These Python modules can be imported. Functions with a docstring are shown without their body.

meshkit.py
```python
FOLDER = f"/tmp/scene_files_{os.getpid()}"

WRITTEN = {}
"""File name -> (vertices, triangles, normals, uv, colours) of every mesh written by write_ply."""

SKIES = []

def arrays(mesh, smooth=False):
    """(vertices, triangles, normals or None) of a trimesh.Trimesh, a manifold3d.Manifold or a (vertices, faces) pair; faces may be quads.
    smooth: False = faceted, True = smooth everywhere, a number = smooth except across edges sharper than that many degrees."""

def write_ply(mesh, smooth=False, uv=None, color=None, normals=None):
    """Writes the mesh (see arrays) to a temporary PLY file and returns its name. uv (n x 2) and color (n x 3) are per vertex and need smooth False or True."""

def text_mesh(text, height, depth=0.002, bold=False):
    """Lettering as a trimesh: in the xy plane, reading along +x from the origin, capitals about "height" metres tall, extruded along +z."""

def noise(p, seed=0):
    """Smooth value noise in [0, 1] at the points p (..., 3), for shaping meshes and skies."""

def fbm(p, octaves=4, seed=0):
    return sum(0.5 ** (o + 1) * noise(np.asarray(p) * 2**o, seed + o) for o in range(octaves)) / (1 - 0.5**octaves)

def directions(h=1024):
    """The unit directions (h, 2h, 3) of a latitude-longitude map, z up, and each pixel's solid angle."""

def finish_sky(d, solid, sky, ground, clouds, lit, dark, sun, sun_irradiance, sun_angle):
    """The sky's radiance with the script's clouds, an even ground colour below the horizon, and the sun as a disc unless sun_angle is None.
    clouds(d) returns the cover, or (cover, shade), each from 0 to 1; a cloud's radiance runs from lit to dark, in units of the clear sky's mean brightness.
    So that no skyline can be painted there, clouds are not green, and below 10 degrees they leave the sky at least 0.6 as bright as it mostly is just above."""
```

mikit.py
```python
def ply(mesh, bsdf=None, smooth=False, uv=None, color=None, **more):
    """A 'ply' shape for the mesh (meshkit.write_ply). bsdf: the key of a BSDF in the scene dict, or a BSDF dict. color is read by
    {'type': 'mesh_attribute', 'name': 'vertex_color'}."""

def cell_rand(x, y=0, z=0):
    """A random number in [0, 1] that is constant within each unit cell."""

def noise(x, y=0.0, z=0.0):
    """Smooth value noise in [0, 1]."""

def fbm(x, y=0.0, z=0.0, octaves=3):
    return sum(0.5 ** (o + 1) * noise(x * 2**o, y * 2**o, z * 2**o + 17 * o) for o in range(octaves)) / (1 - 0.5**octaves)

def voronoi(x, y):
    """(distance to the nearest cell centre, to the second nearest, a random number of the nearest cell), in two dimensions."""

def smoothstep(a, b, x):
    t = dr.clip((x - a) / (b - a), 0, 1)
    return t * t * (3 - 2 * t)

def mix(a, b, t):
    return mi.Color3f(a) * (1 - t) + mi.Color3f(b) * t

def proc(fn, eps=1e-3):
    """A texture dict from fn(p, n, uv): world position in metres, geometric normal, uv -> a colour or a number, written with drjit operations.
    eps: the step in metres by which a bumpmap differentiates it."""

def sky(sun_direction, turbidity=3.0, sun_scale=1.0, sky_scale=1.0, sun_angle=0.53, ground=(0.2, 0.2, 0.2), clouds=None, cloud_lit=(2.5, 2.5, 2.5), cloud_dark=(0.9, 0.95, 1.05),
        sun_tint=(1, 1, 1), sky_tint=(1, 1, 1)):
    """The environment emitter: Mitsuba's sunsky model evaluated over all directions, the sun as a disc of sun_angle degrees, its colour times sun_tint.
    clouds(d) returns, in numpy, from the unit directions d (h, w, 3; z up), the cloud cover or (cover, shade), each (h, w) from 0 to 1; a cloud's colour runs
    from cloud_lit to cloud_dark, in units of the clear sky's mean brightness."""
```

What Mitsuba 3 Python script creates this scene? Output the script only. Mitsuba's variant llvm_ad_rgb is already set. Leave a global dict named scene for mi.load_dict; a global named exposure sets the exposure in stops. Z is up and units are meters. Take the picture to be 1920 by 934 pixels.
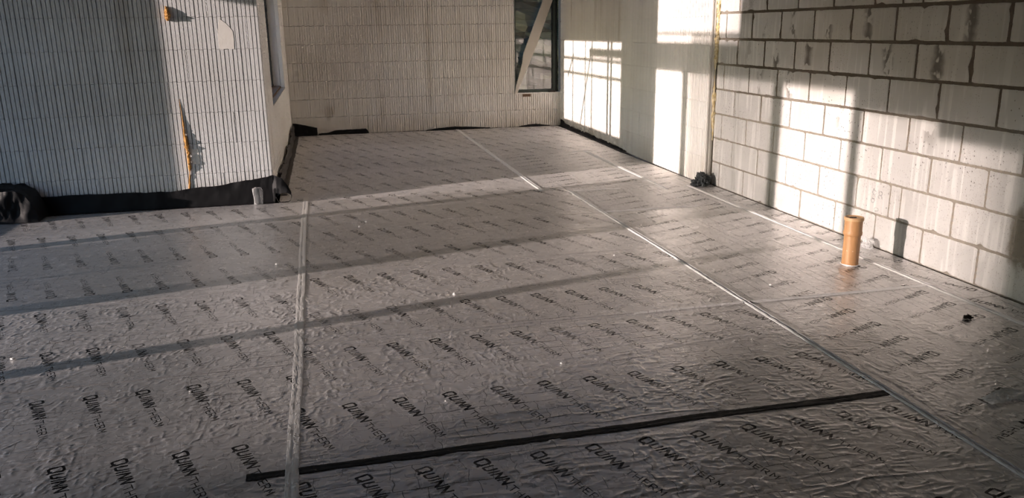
import math, random
import numpy as np, trimesh, shapely
import drjit as dr
import mitsuba as mi
import mikit, meshkit
from mikit import proc, noise, fbm, voronoi, cell_rand, smoothstep, mix
from shapely.geometry import LineString, Polygon, box as sbox
from shapely.ops import unary_union
T = mi.ScalarTransform4f
scene, labels = {}, {}
RNG = random.Random(7)
NP = np.random.default_rng(7)

# ------------------------------------------------------------------ camera, sky, exposure
EYE = np.array([0.0, 0.0, 1.4743])
FWD = np.array([0.218269, 0.940222, -0.261421])
CUP = np.array([0.072737, 0.251461, 0.965130])
scene['camera'] = {'type': 'perspective', 'fov_axis': 'x', 'fov': 64.317, 'near_clip': 0.05, 'far_clip': 200.0,
                   'to_world': T().look_at(origin=EYE.tolist(), target=(EYE + FWD).tolist(), up=CUP.tolist())}
TAZ, TEL = 0.23, 0.165                       # run to +y and fall per metre of +x of the sunlight
SUN = np.array([-1.0, -TAZ, TEL])
scene['sky'] = mikit.sky(SUN, turbidity=3.0, sun_scale=0.70, sky_scale=1.05, ground=(0.22, 0.21, 0.20), sun_tint=(0.79, 1.12, 3.15), sky_tint=(0.84, 1.0, 1.36))
exposure = 3.82

# ------------------------------------------------------------------ helpers
def rgb(*c):
    return {'type': 'rgb', 'value': list(c)}

def mat(name, base, rough=0.8, bump=None, eps=1e-3, **kw):
    b = {'type': 'principled', 'base_color': base if isinstance(base, dict) else rgb(*base), 'roughness': rough, 'specular': kw.pop('specular', 0.3), **kw}
    if bump is not None:
        b = {'type': 'bumpmap', 'arbitrary': proc(bump, eps), 'scale': 1.6, 'bsdf': b}
    scene[name] = {'type': 'twosided', 'bsdf': b}

def key(name):
    if name not in scene and name not in labels and not any(k.startswith(name + '__') for k in scene):
        return name
    i = COUNT.get(name, 0) + 1
    COUNT[name] = i
    return f'{name}_{i:03d}'
COUNT = {}
USED = set()

def new(name, parent=None):
    full = (parent + '__' if parent else '') + name
    if full not in USED:
        USED.add(full)
        return full
    i = COUNT.get(full, 0) + 1
    COUNT[full] = i
    k = f'{full}_{i:03d}'
    USED.add(k)
    return k

def put(name, mesh, bsdf, parent=None, to=None, smooth=False, **kw):
    k = new(name, parent)
    s = mesh if isinstance(mesh, dict) else mikit.ply(mesh, bsdf, smooth)
    if isinstance(mesh, dict):
        s = {**mesh, 'bsdf': {'type': 'ref', 'id': bsdf}}
    if to is not None:
        s = {**s, 'to_world': to}
    scene[k] = s
    return k

def tag(k, label, cat, group=None, kind=None):
    labels[k] = {'label': label, 'category': cat}
    if group: labels[k]['group'] = group
    if kind: labels[k]['kind'] = kind

def thing(name, label, cat, group=None, kind=None):
    k = new(name)
    tag(k, label, cat, group, kind)
    return k

def bx(x0, x1, y0, y1, z0, z1):
    m = trimesh.creation.box((x1 - x0, y1 - y0, z1 - z0))
    m.apply_translation(((x0 + x1) / 2, (y0 + y1) / 2, (z0 + z1) / 2))
    return m

def cat(*ms):
    return trimesh.util.concatenate(ms)

def frame(O, U, N):
    """local x along U, local y along N (out of the wall), z up"""
    M = np.eye(4)
    M[:3, 0], M[:3, 1], M[:3, 2], M[:3, 3] = U, N, [0, 0, 1], O
    return M

def grid_mesh(P):
    """P: (n, m, 3) points -> open sheet"""
    n, m = P.shape[:2]
    i, j = np.meshgrid(np.arange(n - 1), np.arange(m - 1), indexing='ij')
    a = (i * m + j).ravel()
    q = np.stack([a, a + m, a + m + 1, a + 1], 1)
    f = np.vstack([q[:, [0, 1, 2]], q[:, [0, 2, 3]]])
    return trimesh.Trimesh(P.reshape(-1, 3), f, process=False)

def thick(P, t):
    """sheet P as a closed thin slab, pushed along its vertex normals"""
    n, m = P.shape[:2]
    g = grid_mesh(P)
    nv = np.array(g.vertex_normals).reshape(n, m, 3)
    Q = P - nv * t
    a, b = grid_mesh(P), grid_mesh(Q)
    b.invert()
    rim = list(range(m)) + [i * m + m - 1 for i in range(1, n)] + [(n - 1) * m + j for j in range(m - 2, -1, -1)] + [i * m for i in range(n - 2, 0, -1)]
    rim = np.array(rim); nx = np.roll(rim, -1); k = n * m
    side = np.vstack([np.stack([rim, nx, nx + k], 1), np.stack([rim, nx + k, rim + k], 1)])
    return trimesh.Trimesh(np.vstack([P.reshape(-1, 3), Q.reshape(-1, 3)]), np.vstack([a.faces, b.faces + k, side]), process=False)

def nz(p, f, seed=0, o=3):
    return meshkit.fbm(np.asarray(p) * f + seed * 13.7, o) 

_t = nz(NP.random((2000, 3)) * 10, 1.0)
NMEAN, NSTD = float(_t.mean()), float(_t.std())
def nzc(p, f, seed=0, o=3):
    """centred noise, roughly -1..1"""
    return (nz(p, f, seed, o) - NMEAN) / (2 * NSTD)

# ------------------------------------------------------------------ materials
def c_eps(p, n, uv):
    big = fbm(p.x * 0.9, p.y * 0.9, p.z * 1.1, 3)
    streak = noise((p.x + p.y) * 7.0, p.z * 0.5, 3.0)
    c = mix((0.88, 0.866, 0.83), (0.77, 0.745, 0.70), smoothstep(0.4, 0.8, big))
    c = mix(c, (0.52, 0.46, 0.38), 0.45 * smoothstep(0.72, 0.95, streak) * smoothstep(0.35, 0.7, fbm(p.x * 2, p.y * 2, p.z * 2, 2)))
    low = smoothstep(0.32, 0.02, p.z) * fbm(p.x * 3, p.y * 3, p.z * 3 + 5, 3)
    c = mix(c, (0.50, 0.44, 0.34), 0.55 * low)
    d = dr.sqrt(dr.square((p.x - 0.14) / 0.16) + dr.square((p.y - 12.36) / 0.4) + dr.square((p.z - 0.33) / 0.14))
    c = mix(c, (0.36, 0.30, 0.22), 0.6 * smoothstep(1.15, 0.0, d + 0.9 * (fbm(p.x * 16, p.z * 9, 2.0, 3) - 0.4)))
    rib = noise((p.x + p.y) * 31.0, p.z * 0.8, 7.0)
    c = c * (0.94 + 0.10 * rib)
    bead = noise(p.x * 260, p.y * 260, p.z * 260)
    return c * (0.93 + 0.1 * bead)
def b_eps(p, n, uv):
    return 0.00022 * noise(p.x * 220, p.y * 220, p.z * 220) + 0.0003 * noise(p.x * 60, p.y * 60, p.z * 60)
mat('eps_white', proc(c_eps), 0.85, b_eps, 1.5e-3, specular=0.2)
def c_eps_shaded(p, n, uv):
    return c_eps(p, n, uv) * mi.Color3f(0.76, 0.785, 0.82)  # same panel colour, dimmed and blued to imitate shade on the left wall
mat('eps_shaded', proc(c_eps_shaded), 0.85, b_eps, 1.5e-3, specular=0.2)
mat('eps_edge', (0.74, 0.72, 0.68), 0.9, specular=0.2)
mat('alcove_ceiling_face', (0.86, 0.83, 0.78), 0.9)

def c_block(p, n, uv):
    row = dr.floor((p.z + 0.007) / 0.2273)
    col = dr.floor(p.y / 0.2275)
    base = 0.48 + 0.10 * (fbm(p.y * 2.3, p.z * 2.3, 4.0, 3) - 0.5) + 0.05 * (cell_rand(dr.floor((p.y + 0.228 * row) / 0.455), row, 3) - 0.5)
    c = mi.Color3f(base, base * 0.985, base * 0.95)
    wy, wz = p.y + 0.006 * noise(p.y * 160, p.z * 160, 3.0), p.z + 0.006 * noise(p.y * 160, p.z * 160, 8.0)
    pit1, _, r1 = voronoi(wy * 105, wz * 105)
    pit2, _, r2 = voronoi(p.y * 48 + 11, p.z * 40)
    size = 0.10 + 0.24 * dr.square((r1 - 0.55) / 0.45)
    speck = smoothstep(size, 0.6 * size, pit1) * dr.select(r1 > 0.55, 1.0, 0.0)
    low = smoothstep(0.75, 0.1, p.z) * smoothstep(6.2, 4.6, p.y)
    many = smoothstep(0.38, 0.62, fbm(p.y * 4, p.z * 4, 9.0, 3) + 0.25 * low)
    c = mix(c, (0.20, 0.18, 0.155), 0.85 * speck * many)
    hole = smoothstep(0.24, 0.12, pit2) * dr.select(r2 > 0.8, 1.0, 0.0)
    c = mix(c, (0.10, 0.09, 0.08), 0.9 * hole * smoothstep(0.5, 0.7, fbm(p.y * 3, p.z * 3, 2.0, 2)))
    st = noise(p.y * 55, p.z * 3.5, 1.0)
    c = mix(c, (0.78, 0.77, 0.74), 0.35 * smoothstep(0.6, 0.9, st))
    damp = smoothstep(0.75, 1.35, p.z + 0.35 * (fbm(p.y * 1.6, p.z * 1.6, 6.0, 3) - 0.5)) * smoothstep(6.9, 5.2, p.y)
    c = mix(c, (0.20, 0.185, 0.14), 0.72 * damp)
    # mortar smears on the blocks beside the joints
    fz = (p.z + 0.007) / 0.2273 - row
    yy = (p.y + 0.033 + 0.2275 * dr.select((row - 2.0 * dr.floor(row / 2.0)) > 0.5, 1.0, 0.0)) / 0.455
    fy = yy - dr.floor(yy)
    edge = dr.minimum(dr.minimum(fy, 1 - fy) * 0.455, 0.2)
    sm = smoothstep(0.075, 0.01, edge + 0.05 * (fbm(p.y * 16, p.z * 16, 3.0, 3) - 0.4))
    pick = dr.select(cell_rand(dr.floor(yy + 0.5), row, 7) > 0.45, 1.0, 0.0)
    c = mix(c, (0.075, 0.065, 0.05), 0.9 * sm * pick * smoothstep(0.46, 0.56, fbm(p.y * 18, p.z * 14, 8.0, 3)) * smoothstep(0.55, 1.1, p.z) * smoothstep(6.9, 6.0, p.y))
    # brown patch low on the right
    d = dr.sqrt(dr.square((p.y - 3.5) / 0.13) + dr.square((p.z - 0.34) / 0.2))
    c = mix(c, (0.17, 0.14, 0.10), 0.8 * smoothstep(1.1, 0.6, d + 0.8 * (fbm(p.y * 20, p.z * 9, 5.0, 3) - 0.5)))
    return c
def b_block(p, n, uv):
    d, _, r = voronoi(p.y * 95, p.z * 95)
    return 0.0015 * fbm(p.y * 70, p.z * 70, p.x * 70, 3) + 0.0022 * noise(p.y * 22, p.z * 9, 2.0) - 0.0012 * smoothstep(0.3, 0.12, d) * dr.select(r > 0.62, 1.0, 0.0)
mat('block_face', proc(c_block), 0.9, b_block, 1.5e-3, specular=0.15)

def c_mortar(p, n, uv):
    damp = smoothstep(0.55, 1.15, p.z + 0.3 * (noise(p.y * 2, p.z * 2) - 0.5)) * smoothstep(7.2, 6.4, p.y)
    c = mix((0.25, 0.225, 0.19), (0.075, 0.06, 0.045), damp)
    return c * (0.75 + 0.5 * fbm(p.x * 60, p.y * 60, p.z * 60, 3))
def b_mortar(p, n, uv):
    return 0.006 * fbm(p.x * 45, p.y * 45, p.z * 45, 3)
mat('mortar', proc(c_mortar), 0.95, b_mortar, 1.5e-3, specular=0.1)

SEGS = []                                    # the lettering as line segments (x0, y0, x1, y1, half width) along the baseline and up from it
def letters():
    W, t = 0.0050, 0.0021
    def line(a, u0, kx, h, lean, strokes, w):
        for st in strokes:
            for (x0, y0), (x1, y1) in zip(st[:-1], st[1:]):
                SEGS.append((a + x0 * kx - lean * y0, u0 + y0 * h, a + x1 * kx - lean * y1, u0 + y1 * h, w))
    line(0.004, 0.004, 1, 0.048, 0, [[(0.004, 0.0), (0, 0.12), (-0.007, 0.84), (-0.002, 1.0), (0.021, 1.0), (0.028, 0.86), (0.032, 0.16), (0.027, 0.02), (0.004, 0.0)]], W)
    SEGS.append((0.026, 0.011, 0.039, -0.003, W * 0.9))
    for a, sts in ((0.0525, [[(0, 1.0), (0.001, 0.16), (0.005, 0.03), (0.022, 0.03), (0.027, 0.16), (0.027, 1.0)]]), (0.0965, [[(0, 0.0), (0, 1.0)]]),
                   (0.113, [[(0, 0.0), (0, 1.0), (0.029, 0.0), (0.029, 1.0)]]), (0.155, [[(0, 0.0), (0, 1.0), (0.029, 0.0), (0.029, 1.0)]])):
        line(a, 0.006, 1, 0.039, 0, sts, W * 0.92)
    for a, sts in ((0.229, [[(0, 0), (0, 1)], [(-0.014, 1), (0.016, 1)]]), (0.2535, [[(0, 0), (0, 1)], [(0.027, 0), (0.027, 1)], [(0, 0.5), (0.027, 0.5)]]),
                   (0.2965, [[(0.022, 0), (0, 0), (0, 1), (0.024, 1)], [(0, 0.5), (0.019, 0.5)]]), (0.331, [[(0, 0), (0, 1), (0.018, 1), (0.023, 0.8), (0.018, 0.45), (0, 0.45)], [(0.011, 0.45), (0.023, 0)]]),
                   (0.368, [[(0, 0), (0.004, 1), (0.015, 0.35), (0.027, 1), (0.024, 0)]])):
        line(a, 0.0055, 1, 0.029, 0.012, sts, t)
letters()
def c_foil(p, n, uv):
    big = fbm(p.x * 0.8, p.y * 1.3, 3.0, 3)
    c = mix((0.72, 0.70, 0.69), (0.60, 0.585, 0.575), smoothstep(0.3, 0.75, big))
    # fine foil cracks along and across the web, their dark reflections painted as colour
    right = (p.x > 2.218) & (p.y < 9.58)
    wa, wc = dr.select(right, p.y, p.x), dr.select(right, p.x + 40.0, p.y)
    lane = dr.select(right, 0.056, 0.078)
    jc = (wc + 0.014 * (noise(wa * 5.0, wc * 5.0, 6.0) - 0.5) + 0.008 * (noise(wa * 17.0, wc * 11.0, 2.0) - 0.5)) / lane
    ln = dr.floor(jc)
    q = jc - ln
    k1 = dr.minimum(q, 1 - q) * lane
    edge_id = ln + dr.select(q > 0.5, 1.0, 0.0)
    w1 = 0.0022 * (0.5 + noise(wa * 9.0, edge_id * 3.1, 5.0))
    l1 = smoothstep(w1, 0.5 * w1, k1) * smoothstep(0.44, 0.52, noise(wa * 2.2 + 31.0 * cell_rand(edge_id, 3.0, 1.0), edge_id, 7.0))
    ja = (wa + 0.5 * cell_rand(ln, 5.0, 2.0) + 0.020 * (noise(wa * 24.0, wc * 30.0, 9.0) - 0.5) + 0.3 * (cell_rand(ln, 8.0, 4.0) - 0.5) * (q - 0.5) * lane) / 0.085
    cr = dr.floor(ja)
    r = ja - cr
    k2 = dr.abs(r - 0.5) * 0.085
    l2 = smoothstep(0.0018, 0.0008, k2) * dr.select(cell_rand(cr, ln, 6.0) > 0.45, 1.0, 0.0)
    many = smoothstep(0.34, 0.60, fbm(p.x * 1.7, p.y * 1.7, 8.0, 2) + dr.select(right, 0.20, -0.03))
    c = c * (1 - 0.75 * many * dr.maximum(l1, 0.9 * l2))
    # short creases: their shaded and glinting sides painted as dark and bright threads
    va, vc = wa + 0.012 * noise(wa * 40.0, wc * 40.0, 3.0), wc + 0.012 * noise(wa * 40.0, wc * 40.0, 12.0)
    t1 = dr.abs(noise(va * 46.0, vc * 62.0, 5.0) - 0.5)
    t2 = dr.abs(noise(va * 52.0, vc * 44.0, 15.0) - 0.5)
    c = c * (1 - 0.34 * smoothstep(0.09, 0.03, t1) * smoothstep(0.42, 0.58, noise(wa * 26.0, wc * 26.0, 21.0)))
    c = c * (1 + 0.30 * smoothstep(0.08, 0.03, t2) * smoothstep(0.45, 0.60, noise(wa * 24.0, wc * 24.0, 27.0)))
    # uv: metres across and along the printed lines; a row of print starts at every tenth metre of v
    t = uv.x - 0.206 * dr.floor(uv.x / 0.206 + 0.05)
    s = uv.y - 10.0 * dr.floor((uv.y + 0.05) / 10.0)
    a = (0.99 * s + 0.16 * t) / 0.982
    u = (0.934 * t - 0.358 * s) / 0.982
    d = mi.Float(1.0)
    for x0, y0, x1, y1, w in SEGS:
        ex, ey = x1 - x0, y1 - y0
        q = dr.clip(((a - x0) * ex + (u - y0) * ey) * (1.0 / (ex * ex + ey * ey)), 0, 1)
        d = dr.minimum(d, dr.sqrt(dr.square(a - x0 - ex * q) + dr.square(u - y0 - ey * q)) - w)
    wear_glare = smoothstep(0.34, 0.56, 0.6 * fbm(p.x * 22, p.y * 22, 1.0, 2) + 0.4 * noise(p.x * 2.5, p.y * 2.5, 3.0) + 0.12 * smoothstep(4.0, 2.8, p.y))  # random wear; ink also painted paler farther back, where sunlight washes it out
    return mix(c, (0.012, 0.011, 0.011), smoothstep(0.0006, -0.0006, d) * (0.62 + 0.38 * wear_glare))
def r_foil(p, n, uv):
    return 0.30 + 0.14 * fbm(p.x * 2.1, p.y * 2.1, 5.0, 3)
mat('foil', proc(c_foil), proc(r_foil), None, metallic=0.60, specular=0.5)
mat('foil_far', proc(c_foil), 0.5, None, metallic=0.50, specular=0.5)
def b_tape(p, n, uv):
    k = noise(p.x * 70, p.y * 70, 2.0)
    return 0.0009 * (1 - smoothstep(0, 0.15, dr.abs(k - 0.5))) + 0.0016 * noise(p.x * 18, p.y * 18, 4.0)
mat('foil_tape_face', (0.97, 0.965, 0.95), 0.5, b_tape, 1.2e-3, metallic=0.25, specular=0.5)
mat('dull_tape_face', (0.80, 0.78, 0.74), 0.5, b_tape, 1.2e-3, metallic=0.5, specular=0.4)
mat('black_tape_face', (0.016, 0.015, 0.015), 0.6, b_tape, 1.2e-3, specular=0.2)
mat('seam_dark', (0.05, 0.045, 0.04), 0.9)

def b_sheet(p, n, uv):
    k = noise(p.x * 17, p.y * 17, p.z * 17)
    return 0.0016 * fbm(p.x * 9, p.y * 9, p.z * 9, 3) + 0.0002 * (1 - smoothstep(0, 0.1, dr.abs(k - 0.5)))
mat('black_plastic', (0.0045, 0.0045, 0.0055), 0.6, b_sheet, 1.5e-3, specular=0.22)
mat('grey_plastic', (0.045, 0.052, 0.056), 0.34, None, specular=0.5)
mat('dusty_plastic', (0.085, 0.078, 0.072), 0.6, b_sheet, 1.5e-3, specular=0.3)
for CN, CW in (('clear_plastic', 0.34), ('clear_film', 0.13)): scene[CN] = {'type': 'blendbsdf', 'weight': CW, 'a': {'type': 'thindielectric', 'int_ior': 1.5}, 'b': {'type': 'twosided', 'bsdf': {'type': 'principled', 'base_color': rgb(.85, .86, .86), 'roughness': .3, 'specular': .5}}}
def c_pipe(p, n, uv):
    k = fbm(p.x * 30, p.y * 30, p.z * 6, 3)
    c = mix((0.48, 0.265, 0.125), (0.41, 0.22, 0.095), k)
    sp, _, r = voronoi(p.x * 60 + p.y * 60, p.z * 45)
    return mix(c, (0.75, 0.62, 0.45), smoothstep(0.16, 0.08, sp) * dr.select(r > 0.86, 0.8, 0.0))
mat('pipe_plastic', proc(c_pipe), 0.42, None, specular=0.45)
mat('pipe_cap_face', (0.52, 0.33, 0.17), 0.5, specular=0.4)
mat('pipe_slot', (0.05, 0.035, 0.025), 0.7)
def c_foam(p, n, uv):
    return mix((0.60, 0.48, 0.25), (0.78, 0.72, 0.56), smoothstep(0.3, 0.8, fbm(p.x * 40, p.y * 40, p.z * 25, 3)))
mat('pu_foam', proc(c_foam), 0.8, None, specular=0.25)
mat('pu_foam_orange', (0.44, 0.225, 0.06), 0.7, specular=0.3)
mat('frame_green', (0.045, 0.062, 0.052), 0.45, specular=0.4)
mat('frame_black', (0.012, 0.013, 0.012), 0.5, specular=0.3)
scene['pane_glass'] = {'type': 'thindielectric', 'int_ior': 1.55}
def c_board(p, n, uv):
    return mix((0.62, 0.58, 0.52), (0.54, 0.50, 0.44), noise(p.x * 8, p.y * 8, p.z * 2.0))
mat('pale_board', proc(c_board), 0.6, None, specular=0.35)
mat('ceiling_face', (0.15, 0.13, 0.115), 0.9)
mat('render_grey', (0.36, 0.34, 0.315), 0.9)
mat('sill_dirty', (0.30, 0.265, 0.22), 0.9)
mat('brown_timber', (0.16, 0.105, 0.07), 0.8)
mat('scaffold_steel', (0.35, 0.35, 0.36), 0.5, metallic=0.6)
mat('ground_soil', (0.16, 0.14, 0.11), 0.95)
def c_hedge(p, n, uv):
    return mix((0.016, 0.022, 0.011), (0.035, 0.040, 0.018), fbm(p.x * 14, p.y * 14, p.z * 14, 3))
mat('hedge_leaf', proc(c_hedge), 0.8, None)
mat('crumb_white', (0.85, 0.85, 0.83), 0.8)
mat('debris_dark', (0.05, 0.04, 0.035), 0.8)

# ------------------------------------------------------------------ ICF wall panels
def panel_mesh(length, height, seed, u0=0.0, wf=1.0, gap=0.0012, depth=0.05, jog=0.0024, pitch=0.034):
    """one moulded insulation panel: vertical grooves, stepped (castellated) top and bottom edges; u0 sets the phase of the grooves"""
    r = np.random.default_rng(seed)
    pts, tops = [(0.0, -0.004), (0.004, 0.0)], []
    k = math.ceil((u0 + 0.006) / pitch)
    levels = [k]
    while k * pitch - u0 < length - 0.008:
        c = k * pitch - u0
        wide, deep = (0.0085, 0.022) if k % 2 == 0 else (0.0060, 0.015)
        wide, deep = wide * wf * r.uniform(0.8, 1.2), deep
        pts += [(c - wide / 2, 0.0), (c - wide * 0.5, -deep), (c + wide * 0.5, -deep), (c + wide / 2, 0.0)]
        levels += [k, k, k + 1, k + 1]
        k += 1
    pts += [(length - 0.004, 0.0), (length, -0.004)]
    levels = [levels[0]] + levels
    seglev = []
    for i in range(len(pts) - 1):
        seglev.append(levels[min(i, len(levels) - 1)])
    v, f = [], []
    for i in range(len(pts) - 1):
        (a, da), (b, db) = pts[i], pts[i + 1]
        if b - a < -1e-5: continue
        j = jog if seglev[i] % 2 == 0 else -jog
        z0, z1 = gap + j, height - gap + j
        s = len(v)
        v += [(a, da, z0), (b, db, z0), (b, db, z1), (a, da, z1), (a, -depth, z0), (b, -depth, z0), (b, -depth, z1), (a, -depth, z1)]
        f += [(s, s + 1, s + 2), (s, s + 2, s + 3), (s + 3, s + 2, s + 6), (s + 3, s + 6, s + 7), (s, s + 4, s + 5), (s, s + 5, s + 1)]
        if i == 0: f += [(s, s + 3, s + 7), (s, s + 7, s + 4)]
        if i == len(pts) - 2: f += [(s + 1, s + 5, s + 6), (s + 1, s + 6, s + 2)]
        if 0 < i < len(pts) - 2: f += [(s, s + 3, s + 7), (s, s + 7, s + 4), (s + 1, s + 5, s + 6), (s + 1, s + 6, s + 2)] if False else []
    return trimesh.Trimesh(np.array(v), np.array(f), process=False)

PANELS = {}
def panel_row(parent, M, u_from, u_to, z, h, phase, length=1.02, wf=1.0, gap=0.0012):
    """a course of panels from u_from to u_to, the joints staggered by phase"""
    cuts = [u_from]
    k = math.floor((u_from - phase) / length) + 1
    while phase + k * length < u_to - 0.03:
        if phase + k * length > u_from + 0.03: cuts.append(phase + k * length)
        k += 1
    cuts.append(u_to)
    for a, b in zip(cuts[:-1], cuts[1:]):
        L = round(b - a - 0.0015, 4)
        ph = round((a % 0.068), 3)
        kk = (L, round(h, 4), ph, wf, gap)
        if kk not in PANELS:
            PANELS[kk] = mikit.ply(panel_mesh(L, h, len(PANELS), ph, wf, gap), 'eps_white', False)
        tw = M @ np.array([[1, 0, 0, a + 0.0007], [0, 1, 0, RNG.uniform(-0.0012, 0.0012)], [0, 0, 1, z], [0, 0, 0, 1.0]])
        put('panel', PANELS[kk], 'eps_shaded' if parent == 'wall_left' else 'eps_white', parent, T(tw.tolist()))

CH = 0.2583                                   # course height of the insulation panels
PH = [0.0, 0.51, 0.204, 0.714, 0.34, 0.85]

# back wall
WB = thing('wall_back', 'ribbed white insulation-block back wall with a tall window at its right end', 'wall', kind='structure')
YB = 12.36
put('core', cat(bx(-0.75, 2.955, YB + 0.055, YB + 0.26, -0.1, 2.85), bx(2.955, 4.1, YB + 0.055, YB + 0.26, -0.1, 0.50), bx(2.955, 3.72, YB + 0.055, YB + 0.26, 2.08, 2.85), bx(3.72, 4.1, YB + 0.055, YB + 0.26, 0.50, 2.85)), 'mortar', WB)
MB = frame([-0.46, YB, 0], [1, 0, 0], [0, -1, 0])
for n in range(11):
    z = n * CH - 0.004
    if n < 2: spans = [(0, 3.42 + 0.755)]
    elif n < 8: spans = [(0, 2.955 + 0.46)]
    else: spans = [(0, 4.17)]
    if n == 1:
        spans = [(0, 2.955 + 0.46), (3.415, 4.17)]
    for a, b in spans:
        panel_row(WB, MB, a, b, z, CH, PH[n % 6] + 0.13, 1.02, 1.2, 0.0024)
# brown block standing in for the dark broken hollow under the window sill
put('hollow_stand_in', bx(3.07, 3.20, YB - 0.004, YB + 0.03, 0.455, 0.498), 'brown_timber', WB)

# left wall (faces the camera)
YL, XC = 7.50, -0.447
XL = -3.4
WL = thing('wall_left', 'ribbed white insulation-block wall facing the room, half in sunlight, with an orange foam seam', 'wall', kind='structure')
put('core', bx(XL - 0.3, XC - 0.012, YL + 0.055, YL + 0.26, -0.1, 3.2), 'mortar', WL)
ML = frame([XL, YL, 0], [1, 0, 0], [0, -1, 0])
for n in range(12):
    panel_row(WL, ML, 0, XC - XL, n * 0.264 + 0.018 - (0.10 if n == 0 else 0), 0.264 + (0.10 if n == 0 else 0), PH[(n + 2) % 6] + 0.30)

def scar():
    P = Polygon([(-0.76, 1.587), (-0.71, 1.545), (-0.685, 1.515), (-0.664, 1.485), (-0.660, 1.42), (-0.665, 1.335), (-0.72, 1.340), (-0.782, 1.333), (-0.786, 1.42), (-0.781, 1.494), (-0.772, 1.55)])
    m = trimesh.creation.extrude_polygon(P, 0.004)
    M = np.eye(4); M[:3, 0], M[:3, 1], M[:3, 2], M[:3, 3] = [1, 0, 0], [0, 0, 1], [0, -1, 0], [0, YL + 0.001, 0]
    m.apply_transform(M)
    return m
put('smooth_scar', scar(), 'eps_edge', WL)
labels[WL + '__smooth_scar'] = {'label': 'smooth broken patch without ribs near the wall end'}

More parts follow.
